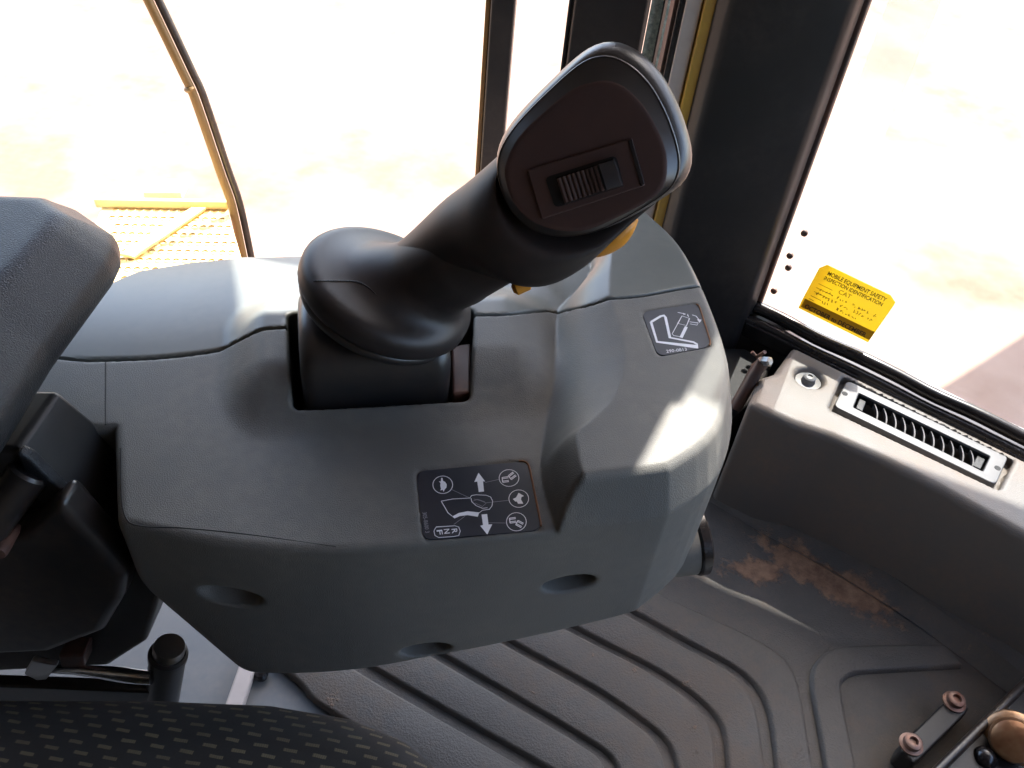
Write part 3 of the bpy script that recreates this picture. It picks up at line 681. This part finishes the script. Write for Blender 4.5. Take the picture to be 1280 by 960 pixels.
# rocker switch
sw = [(660, 213), (790, 173), (806, 232), (678, 274)]
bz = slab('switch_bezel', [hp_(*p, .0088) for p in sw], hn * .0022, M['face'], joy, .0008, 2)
po = [(681, 222), (770, 194), (780, 232), (694, 260)]
def inset_pts(pts, k): c_ = np.mean(pts, 0); return [tuple(c_ + (np.array(p) - c_) * k) for p in pts]
slab('switch_well', [hp_(*p, .0111) for p in rounded([np.array(p, float) for p in po], 7)], hn * .0003, M['pit'], joy)
rk = [(695, 222), (769, 198), (778, 232), (706, 256)]
Rc = [hp_(*p, .0113) for p in rk]; rx = Rc[1] - Rc[0]; ry = Rc[3] - Rc[0]
prof = [(0, .001), (.06, .0022), (.25, .0018), (.5, .0022), (.68, .0042), (.74, .0062), (.97, .0038), (1.0, .001)]
rv = []; 
for t, h in prof:
    for s, hh in ((0, 0), (.04, h * .9), (.10, h), (.90, h), (.96, h * .9), (1, 0)): rv.append(Rc[0] + rx * t + ry * s + hn * hh)
rf = [(i * 6 + k, i * 6 + k + 1, i * 6 + k + 7, i * 6 + k + 6) for i in range(len(prof) - 1) for k in range(5)]
rock = mesh('rocker', rv, rf, M['rocker'], joy, angle=50)
for i in range(9):
    t = .05 + i * .078; h = np.interp(t, [p[0] for p in prof], [p[1] for p in prof])
    a = Rc[0] + rx * t + ry * .06 + hn * (h - .0002); b = Rc[0] + rx * t + ry * .94 + hn * (h - .0002)
    tube('ridge', [a + (b - a) * s for s in np.linspace(0, 1, 4)], .0013, M['ridge'], rock, 8)
slab('switch_edge', [hp_(*p, .0108) for p in ((785, 176), (790, 174), (806, 230), (801, 233))], hn * .0008, M['rocker'], joy, .0003, 2)
# yellow direction lever behind the grip
yl = [D(728, 305, hdep + .046), D(745, 303, hdep + .044), D(768, 293, hdep + .040), D(782, 283, hdep + .037), D(790, 276, hdep + .036), D(794, 272, hdep + .035)]
lev = tube('direction_lever', yl, [.007, .0088, .0092, .0085, .0062, .0025], M['lever_yellow'], joy, 20, sub=24)
lathe('lever_foot', D(652, 357, hdep + .05), imx * .9 + imy * .4, [(.002, -.006), (.0045, -.004), (.0045, .004), (.002, .006)], M['lever_yellow'], joy, 20)
# mould parting line on the collar
def march(px, py, f):
    d = ray(px, py); d = d / np.linalg.norm(d); t = .3
    for _ in range(120):
        p = CP + d * t; v_ = float(f(p[0], p[1], p[2]))
        if v_ < 2e-4: break
        t += v_ * .7
    return CP + d * (t - .0001)
tube('parting_line', [march(x, y, collar_f) for x, y in smooth_curve(np.array([(392., 351), (420, 351), (446, 352), (460, 359), (470, 368)]), 30)], .00035, M['arm'], joy, 6)

# ================================================================ ARMREST, SEAT AND ITS BRACKET
ZA = .10
AP = [W(x, y, ZA - .03)[:2] for x, y in ((-260, 258), (-120, 260), (100, 268), (147, 300), (147, 316), (138, 336), (60, 440), (-5, 545), (-130, 720), (-420, 760), (-420, 262))]
AP_IN = shrink(AP, .010)
def arm_f(x, y, z):
    d = poly2(x, y, AP_IN) - .010
    b = np.maximum(z - ZA, -(z - ZA + .045)); f = rmax(d, b, .007)
    ch = (d * .72 + (z - ZA) * .72) + .0195                    # the soft chamfer all round the top
    return rmax(f, ch, .004)
arm = nets('armrest', arm_f, (-.60, .16, .02), (-.215, .47, .115), .004, M['arm'])
tag(arm, 'padded dark vinyl armrest with chamfered edge in front of the console', 'armrest')

m = mat('seat_fabric', (.012, .011, .010), .85)
tc = N(m, 'ShaderNodeTexCoord'); mp = N(m, 'ShaderNodeMapping'); mp.inputs['Rotation'].default_value = (0, 0, rad(4)); L(m, tc.outputs['Object'], mp.inputs[0])
sx = N(m, 'ShaderNodeSeparateXYZ'); L(m, mp.outputs[0], sx.inputs[0])
nw = tex(m, 'ShaderNodeTexNoise', 60, 2); wob = mth(m, 'MULTIPLY', mth(m, 'SUBTRACT', nw.outputs[0], .5), .0015)
RH, RL = .0060, .0180
vy = mth(m, 'DIVIDE', mth(m, 'ADD', sx.outputs[1], wob), RH); row = mth(m, 'FLOOR', vy); fy = mth(m, 'FRACT', vy)
ux = mth(m, 'ADD', mth(m, 'DIVIDE', mth(m, 'ADD', sx.outputs[0], wob), RL), mth(m, 'MULTIPLY', row, .37)); fx = mth(m, 'FRACT', ux)
dash = mth(m, 'MULTIPLY', mth(m, 'LESS_THAN', mth(m, 'ABSOLUTE', mth(m, 'SUBTRACT', fx, .5)), .23), mth(m, 'LESS_THAN', mth(m, 'ABSOLUTE', mth(m, 'SUBTRACT', fy, .5)), .18))
th = mth(m, 'LESS_THAN', mth(m, 'FRACT', mth(m, 'MULTIPLY', ux, 13)), .62)
wv = tex(m, 'ShaderNodeTexWave', 900, 0); wv2 = N(m, 'ShaderNodeTexWave', bands_direction='Y'); wv2.inputs['Scale'].default_value = 700; L(m, tc.outputs['Object'], wv2.inputs[0])
dk = mixc(m, wv.outputs['Fac'], (.007, .0065, .006), (.020, .018, .016))
lint = ramp(m, tex(m, 'ShaderNodeTexNoise', 26, 3).outputs[0], [(.3, (.45, .45, .45)), (.65, (1, 1, 1))]); dash = mth(m, 'MULTIPLY', dash, lint.outputs[0])
L(m, mixc(m, mth(m, 'MULTIPLY', dash, mth(m, 'ADD', mth(m, 'MULTIPLY', th, .45), .55)), dk, (.20, .165, .09)), bsdf(m).inputs['Base Color'])
L(m, bump(m, mth(m, 'ADD', wv.outputs['Fac'], mth(m, 'ADD', wv2.outputs['Fac'], dash)), .5, .0006), bsdf(m).inputs['Normal'])
bsdf(m).inputs['Sheen Weight'].default_value = .15
SPL = [W(x, y, -.14)[:2] for x, y in ((-500, 868), (0, 872), (190, 872), (340, 878), (440, 895), (510, 924), (560, 968), (640, 1100), (760, 1500), (-500, 1500))]
SPL_IN = shrink(SPL, .03)
def seat_f(x, y, z):
    d = poly2(x, y, SPL_IN) - .030; t = z + .118 - .010 * sstep(-d / .08) - .004 * np.sin(x * 30) * 0
    return rmax(rmax(d, t, .035), -.26 - z, .01)
seat = nets('seat_cushion', seat_f, (-.50, -.02, -.27), (.06, .26, -.10), .004, m)
tag(seat, 'black fabric seat cushion with rows of olive dashes at the lower left', 'seat cushion')

br = empty('armrest_bracket'); tag(br, 'black moulded armrest pivot housing under the armrest left of the console', 'bracket')
BY = .30
def by(px, py, y): return WY(px, py, y)
pl = [by(x, y, BY) for x, y in ((-120, 560), (20, 562), (70, 600), (156, 690), (201, 742), (182, 803), (135, 833), (0, 840), (-120, 840))]
slab('housing', pl, (.0, .05, .0), M['pillar'], br, .004)
pl = [by(x, y, BY - .022) for x, y in ((-120, 690), (28, 668), (72, 628), (158, 722), (152, 752), (128, 792), (60, 818), (-120, 826))]
slab('cover', pl, (0, .024, 0), M['dark_metal'], br, .007, 4)
pl = [by(x, y, BY - .004) for x, y in ((20, 566), (36, 574), (150, 688), (160, 718), (132, 700), (40, 618))]
slab('strap', pl, (0, .008, 0), M['arm'], br, .002)
lathe('pivot_tube', by(-24, 672, BY - .03), nrm(by(18, 615, BY - .01) - by(-24, 672, BY - .03)), [(.011, -.03), (.0115, -.028), (.0115, .045), (.010, .047)], M['dark_metal'], br, 28)
lathe('bolt', by(1, 688, BY - .035), (.1, -1, .2), [(.003, -.02), (.0045, 0), (.004, .003), (.002, .0035)], M['brown'], br, 14)
slab('side_plate', [by(x, y, BY + .02) for x, y in ((-60, 520), (12, 540), (34, 578), (28, 606), (-20, 580), (-60, 560))], (0, .01, 0), M['floor'], br, .002)
lv = empty('seat_lever'); tag(lv, 'chrome seat adjusting lever with black silver-topped knob above the seat cushion', 'lever')
LZ = -.20
kb = W(203, 870, LZ - .02); kt = W(211, 806, LZ + .03)
kb = by(203, 868, .285); kt = by(212, 806, .292); ka = nrm(kt - kb); kl = np.linalg.norm(kt - kb); kr = 21 * depth(kb) / F
lathe('knob', kb - ka * .03, ka, [(kr, 0), (kr * 1.0, kl * .9 + .02), (kr * 1.08, kl * .92 + .02), (kr * 1.08, kl * .98 + .02), (kr * .95, kl + .021)], M['black_plastic'], lv, 32)
lathe('cap', kb - ka * .03, ka, [(kr * .86, kl * 1.0 + .018), (kr * .88, kl + .026), (kr * .82, kl + .0285), (kr * .6, kl + .0288)], M['steel'], lv, 32)
ap_ = [by(x, y, yy) for x, y, yy in ((60, 836, .288), (100, 838, .284), (140, 842, .280), (172, 846, .276), (190, 847, .276))]
tube('arm', ap_, [.003, .0032, .0045, .0055, .005], M['chrome'], lv, 16, sub=20)
slab('plate', [by(x, y, .28) for x, y in ((30, 843), (40, 826), (72, 832), (58, 850), (46, 851))], (0, .004, .001), M['steel'], lv, .001)
slab('rust_block', [by(x, y, .285) for x, y in ((72, 820), (104, 820), (104, 838), (76, 836))], (0, .02, 0), M['brown'], lv, .002)
slab('frame', [by(x, y, .276) for x, y in ((-60, 856), (60, 860), (200, 866), (190, 900), (-60, 900))], (0, .01, 0), M['dark_metal'], lv, .002)

# ================================================================ FLOOR MAT
ZM = ZF + .006
m = mat('floor_mat_rubber', (.045, .047, .052), .5)
n1 = tex(m, 'ShaderNodeTexNoise', 7, 6, .65); n2 = tex(m, 'ShaderNodeTexNoise', 60, 6, .7); v1 = tex(m, 'ShaderNodeTexVoronoi', 420)
dirt = ramp(m, mth(m, 'ADD', mth(m, 'MULTIPLY', n1.outputs[0], .62), mth(m, 'MULTIPLY', n2.outputs[0], .38)), [(.47, (0, 0, 0)), (.60, (1, 1, 1))])
# tracked-in soil lies along the foot of the panel and thins out from it
tc = N(m, 'ShaderNodeTexCoord')
_a, _b = W(965, 680, ZM), W(1090, 752, ZM); _ang = math.atan2(_b[1] - _a[1], _b[0] - _a[0])
def blob(p, ang, la, lb):
    mp = N(m, 'ShaderNodeMapping', vector_type='TEXTURE'); mp.inputs['Location'].default_value = (p[0], p[1], p[2]); mp.inputs['Rotation'].default_value = (0, 0, ang); mp.inputs['Scale'].default_value = (la, lb, 1)
    L(m, tc.outputs['Object'], mp.inputs[0]); vl = N(m, 'ShaderNodeVectorMath', operation='LENGTH'); L(m, mp.outputs[0], vl.inputs[0])
    return mth(m, 'SUBTRACT', 1.0, vl.outputs['Value'])
near = mth(m, 'MAXIMUM', blob(W(1028, 722, ZM), _ang, .080, .026), mth(m, 'SUBTRACT', blob(W(945, 712, ZM), _ang + .6, .05, .022), .22))
near = mth(m, 'MAXIMUM', near, -.6)
lump = ramp(m, mth(m, 'ADD', mth(m, 'MULTIPLY', near, .30), mth(m, 'MULTIPLY', mth(m, 'ADD', n1.outputs[0], n2.outputs[0]), .62)), [(.585, (0, 0, 0)), (.70, (1, 1, 1))])
c = mixc(m, mth(m, 'MULTIPLY', dirt.outputs[0], .42), (.064, .054, .045), (.17, .12, .085))
c = mixc(m, mth(m, 'MULTIPLY', n2.outputs[0], .25), c, (.12, .106, .09))
c = mixc(m, mth(m, 'MULTIPLY', lump.outputs[0], .72), c, ramp(m, n2.outputs[0], [(.35, (.17, .075, .035)), (.65, (.36, .19, .10))]).outputs[0])
L(m, c, bsdf(m).inputs['Base Color'])
L(m, mth(m, 'ADD', mth(m, 'MULTIPLY', mth(m, 'MAXIMUM', lump.outputs[0], dirt.outputs[0]), .3), .5), bsdf(m).inputs['Roughness'])
b1 = bump(m, v1.outputs['Distance'], .35, .0012); L(m, bump(m, lump.outputs[0], .6, .004, b1), bsdf(m).inputs['Normal'])
M['mat'] = m
fm = empty('floor_mat'); tag(fm, 'dark ribbed rubber floor mat with brown soil on it', 'floor mat')
fp = lambda x, y, z=ZM: W(x, y, z)
base = [(368, 838), (374, 852), (390, 868), (430, 893), (500, 940), (640, 1080), (1500, 1080), (1330, 905), (1161, 792), (1093, 746), (1020, 702), (949, 663), (880, 622), (760, 560), (560, 700), (380, 780)]
prism('mat_base', [fp(*p)[:2] for p in base], ZF + .002, ZM, M['mat'], fm, .0015)
GR = [[(340, 760), (452, 833), (552, 893), (658, 955), (760, 1015)],
      [(430, 752), (552, 824), (672, 894), (729, 928), (754, 947), (765, 975), (770, 1010)],
      [(510, 735), (639, 807), (729, 857), (785, 894), (822, 925), (836, 960), (842, 1010)],
      [(600, 725), (723, 792), (807, 835), (864, 874), (892, 908), (899, 960), (902, 1010)],
      [(670, 705), (791, 770), (852, 804), (918, 841), (948, 882), (960, 960), (966, 1010)],
      [(720, 690), (830, 742), (897, 773), (965, 807), (999, 846), (1021, 960), (1030, 1010)]]
GR0 = [(300, 790), (372, 845), (392, 868), (430, 892), (500, 935), (600, 1000)]
def band(name, A, B, z0, z1, inset, bev, n=44):
    a = smooth_curve(np.array([fp(*p, z1)[:2] for p in A]), n); b = smooth_curve(np.array([fp(*p, z1)[:2] for p in B]), n)
    w = b - a; wn = w / np.linalg.norm(w, axis=1, keepdims=True)
    v = []
    for i in range(n):
        p0 = a[i] + wn[i] * inset[0]; p1 = b[i] - wn[i] * inset[1]
        v += [(*p0, z0), (*(p0 + wn[i] * bev), z1 - bev * .25), (*(p0 + wn[i] * bev * 2.2), z1), (*(p1 - wn[i] * bev * 2.2), z1), (*(p1 - wn[i] * bev), z1 - bev * .25), (*p1, z0)]
    f = [(i * 6 + k, i * 6 + k + 1, i * 6 + k + 7, i * 6 + k + 6) for i in range(n - 1) for k in range(5)]
    f += [tuple(range(6)), tuple(range((n - 1) * 6, n * 6))]
    return mesh(name, v, f, M['mat'], fm, angle=60)
ZR = ZM + .0065
band('rib', [(x - 8, y + 6) for x, y in GR0][0:6], GR[0], ZM - .001, ZR, (.004, .006), .0025)
for A, B in zip(GR[:-1], GR[1:]): band('rib', A, B, ZM - .001, ZR, (.008, .0015), .0028)
band('rib', [(1035, 1010), (1022, 925), (1010, 850), (1018, 822), (1040, 806), (1080, 802), (1122, 801), (1175, 800)], [(1090, 1010), (1070, 930), (1058, 866), (1062, 850), (1078, 843), (1110, 841), (1150, 839), (1207, 836)], ZM - .001, ZR, (.003, .003), .0025, 60)
# upturned lip along the panel
lipT = smooth_curve(np.array([W(x, y, -.392) for x, y in ((860, 580), (939, 621), (1043, 675), (1150, 745), (1266, 832), (1350, 905))]), 40)
lipB = smooth_curve(np.array([W(x, y, ZM) for x, y in ((860, 612), (949, 664), (1020, 703), (1093, 747), (1161, 793), (1260, 868))]), 40)
v = []; 
for a, b in zip(lipT, lipB): k = np.array([.012, .02, 0]); v += [a + k, a, a * .5 + b * .5 + np.array([0, 0, -.004]), b + np.array([0, 0, .001]), b + k * 1.5 + np.array([0, 0, -.004])]
mesh('lip', v, [(i * 5 + k, i * 5 + k + 1, i * 5 + k + 6, i * 5 + k + 5) for i in range(39) for k in range(4)], M['mat'], fm)
fs_ = empty('sill_strip'); tag(fs_, 'narrow cream sill strip on the floor below the console corner', 'strip')
q = [W(x, y, ZF + .012) for x, y in ((300, 826), (319, 834), (296, 905), (272, 905))]
prism('strip', [p[:2] for p in q], ZF, ZF + .012, M['cream'], fs_, .003)
lathe('plug', W(327, 846, ZF), (0, 0, 1), [(.006, 0), (.0075, .006), (.005, .009), (.002, .0095)], M['seal'], fs_, 20)

# ================================================================ VENT PANEL UNDER THE CORNER WINDOW
vp = empty('vent_panel'); tag(vp, 'sunlit grey kick panel with an air vent below the corner window', 'panel')
ZD = -.24
DPL = [W(x, y, ZD)[:2] for x, y in ((936, 503), (944, 486), (949, 470), (968, 464), (992, 431))] + [tuple(G(1.2, -.030, 0)[:2])] + [W(x, y, ZD)[:2] for x, y in ((1420, 740), (1280, 668), (1180, 612), (1105, 574), (1041, 545), (992, 529))]
DPL_IN = shrink(DPL, .006)
VC = [W(x, y, ZD - .006)[:2] for x, y in ((1059, 474), (1261, 572), (1246, 607), (1041, 508))]
VPK = [W(x, y, ZD)[:2] for x, y in ((1054, 468), (1270, 573), (1250, 613), (1036, 511))]; VPK_IN = shrink(VPK, .005)
kn = W(1012, 472, ZD)
VSL = [W(x, y, ZD)[:2] for x, y in ((1072, 487), (1242, 569), (1231, 594), (1063, 511))]
def dash_f(x, y, z):
    d = poly2(x, y, DPL_IN) - .006 + .0 * z
    f = rmax(d - .02 * np.clip((ZD - z) / .17, 0, 1) * 0, z - ZD, .010); f = np.maximum(f, ZF - z + .002)
    f = rmax(f, -np.maximum(poly2(x, y, VPK_IN) - .005, ZD - .014 - z), .003)
    f = np.maximum(f, -np.maximum(poly2(x, y, VSL), ZD - .062 - z))
    f = rmax(f, -np.maximum(np.hypot(x - kn[0], y - kn[1]) - .019 + np.minimum(z - ZD, 0) * -.4, ZD - .012 - z), .002)
    return f
nets('body', dash_f, (.24, .28, -.424), (.95, .88, -.22), .0036, M['dash'], vp)
prism('gap_filler', [(.205, .845), (.295, .855), (.330, .835), (.300, .765), (.262, .72), (.215, .74)], ZF + .003, -.285, M['pit'], vp, .004)  # dark box added to hide sunlit floor beside the post
# vent: frame plate with a slot, end blocks and curved slats
zt = ZD - .0035
O4 = [W(x, y, zt)[:2] for x, y in ((1059, 475), (1261, 570), (1245, 606), (1042, 507))]; I4 = [W(x, y, zt)[:2] for x, y in ((1074, 491), (1238, 570), (1229, 589), (1067, 509))]
vent = empty('vent'); vent.parent = vp
ro = rounded(O4, .007, 5); ri = [np.asarray(p) for p in rounded(I4, .002, 5)]; n = len(ro)
v = [(*p, ZD - .012) for p in ro] + [(*p, zt) for p in ro] + [(*p, zt) for p in ri] + [(*p, zt - .003) for p in ri]
f = [(a * n + i, a * n + (i + 1) % n, (a + 1) * n + (i + 1) % n, (a + 1) * n + i) for a in range(3) for i in range(n)]
bevel_mod(mesh('frame', v, f, M['vent'], vent, smooth=False), .0015, 2)
v = [(*p, zt - .0031) for p in ri] + [(*p, ZD - .045) for p in ri]
mesh('duct_wall', v, [(i, (i + 1) % n, n + (i + 1) % n, n + i) for i in range(n)], M['pit'], vent)
prism('duct', [p for p in O4], ZD - .06, ZD - .045, M['pit'], vent)
I4 = [np.asarray(p) for p in I4]
def vpnt(a, b): return (I4[0] * (1 - a) + I4[1] * a) * (1 - b) + (I4[3] * (1 - a) + I4[2] * a) * b
for i in range(11):
    a = .155 + i * .0735; pts = []
    for t in np.linspace(0, 1, 9):
        p = vpnt(a - .025 + .060 * (1 - (1 - t) ** 2), .04 + .92 * t); pts.append((p, zt - .0035 - .004 * t ** 3))
    v = []
    dx = nrm(I4[1] - I4[0])
    for p, z in pts: v += [(*p, z), (*(p + dx * .0016), z - .0002), (*(p + dx * .0012), z - .007), (*(p + dx * .0004), z - .007)]
    f = [(k * 4 + j, k * 4 + (j + 1) % 4, k * 4 + 4 + (j + 1) % 4, k * 4 + 4 + j) for k in range(8) for j in range(4)] + [(0, 1, 2, 3), (32, 33, 34, 35)]
    mesh('slat', v, f, M['slat'], vent, angle=40)
for a0, a1 in ((.02, .075), (.925, .985)):
    prism('end_block', [vpnt(a0, .08), vpnt(a1, .08), vpnt(a1, .75), vpnt(a0, .75)], zt - .02, zt - .005, M['arm'], vent, .001)
for px, py in ((1056, 492), (1247, 585)):
    p = W(px, py, zt); lathe('hole_shade_disc', p, (0, 0, 1), [(.0034, -.003), (.0034, .0003), (.001, .0003)], M['pit'], vent, 18)  # flat dark discs painting in the shade of screw holes
lathe('button', (kn[0], kn[1], ZD - .012), (0, 0, 1), [(.0165, 0), (.0165, .004), (.0150, .0062), (.0085, .0066), (.0080, .0072), (.0075, .013), (.0055, .0145), (.0030, .0146), (.0028, .0130)], M['vent'], vp, 40)
cl = empty('hose_clip'); tag(cl, 'small shiny clip on a brown bracket between the post and the vent panel', 'clip')
c0_ = W(955, 452, -.22); tube('bracket', [c0_ + np.array([-.02, -.02, -.06]), c0_ + np.array([-.004, 0, -.01]), c0_], .008, M['brown'], cl, 10)
lathe('nut', c0_ + np.array([.002, -.004, .004]), (.6, -.6, .5), [(.005, -.006), (.0062, -.003), (.0062, .003), (.004, .005)], M['steel'], cl, 6, 20)
tube('pin', [W(940, 440, -.2), W(946, 446, -.205), W(956, 440, -.19)], .0022, M['brown'], cl, 8)

# ================================================================ PEDAL CORNER
pb = empty('pedal_bracket'); tag(pb, 'black steel pedal bracket with two rusty bolts on the mat', 'bracket')
ZB = ZM + .03
q = [W(x, y, ZB) for x, y in ((1126, 938), (1130, 926), (1186, 872), (1198, 866), (1212, 884), (1208, 892), (1150, 950), (1142, 955))]
prism('plate', [p[:2] for p in q], ZM, ZB, M['pillar'], pb, .003)
for px, py in ((1138, 931), (1192, 878)):
    p = W(px, py, ZB); lathe('bolt', p, (0, 0, 1), [(.0115, 0), (.0115, .002), (.0085, .003), (.0085, .008), (.0070, .009), (.0045, .0092), (.0040, .0055)], M['rust'] if 'rust' in M else M['brown'], pb, 20)
rod = empty('pedal_rod'); tag(rod, 'thin black steel edge running diagonally beside the pedal bracket', 'rod')
a = W(1160, 975, ZB + .02); b = W(1300, 835, ZB + .02); tube('rod', [a, (a + b) / 2, b], .0045, M['dark_metal'], rod, 12)
tag(rod, kind='thing')
k = np.array([.02, -.02, 0]); slab('base_plate', [a + [0, 0, -.004], b + [0, 0, -.004], b + [.2, -.15, -.004], a + [.2, -.15, -.004]], (0, 0, -.02), M['pillar'], rod, .002)
m = mat('worn_brass', (.45, .25, .12), .38, .8); nn = tex(m, 'ShaderNodeTexNoise', 35, 3); L(m, ramp(m, nn.outputs[0], [(.30, (.22, .10, .05)), (.60, (.42, .25, .14)), (.8, (.55, .42, .32))]).outputs[0], bsdf(m).inputs['Base Color']); L(m, bump(m, nn.outputs[0], .5, .002), bsdf(m).inputs['Normal'])
pv = empty('pedal_pivot'); tag(pv, 'worn rusty orange pivot nut at the lower right edge', 'nut')
c0_ = W(1266, 925, ZB + .03); ax_ = nrm((-.5, -.5, .75))
lathe('washer', c0_ + ax_ * -.004, ax_, [(.026, -.02), (.026, -.004), (.024, -.002), (.018, 0)], m, pv, 32)
lathe('nut', c0_, ax_, [(.020, -.004), (.021, .004), (.019, .012), (.013, .016), (.006, .017)], m, pv, 26)
bl = lathe('ball_stud', W(1231, 948, ZB + .015), (-.3, -.5, .8), [(.002, -.012), (.009, -.008), (.0115, 0), (.009, .007), (.005, .010), (.001, .011)], M['seal'], None, 24)
tag(bl, 'small round black ball stud beside the rusty pivot nut', 'ball stud')
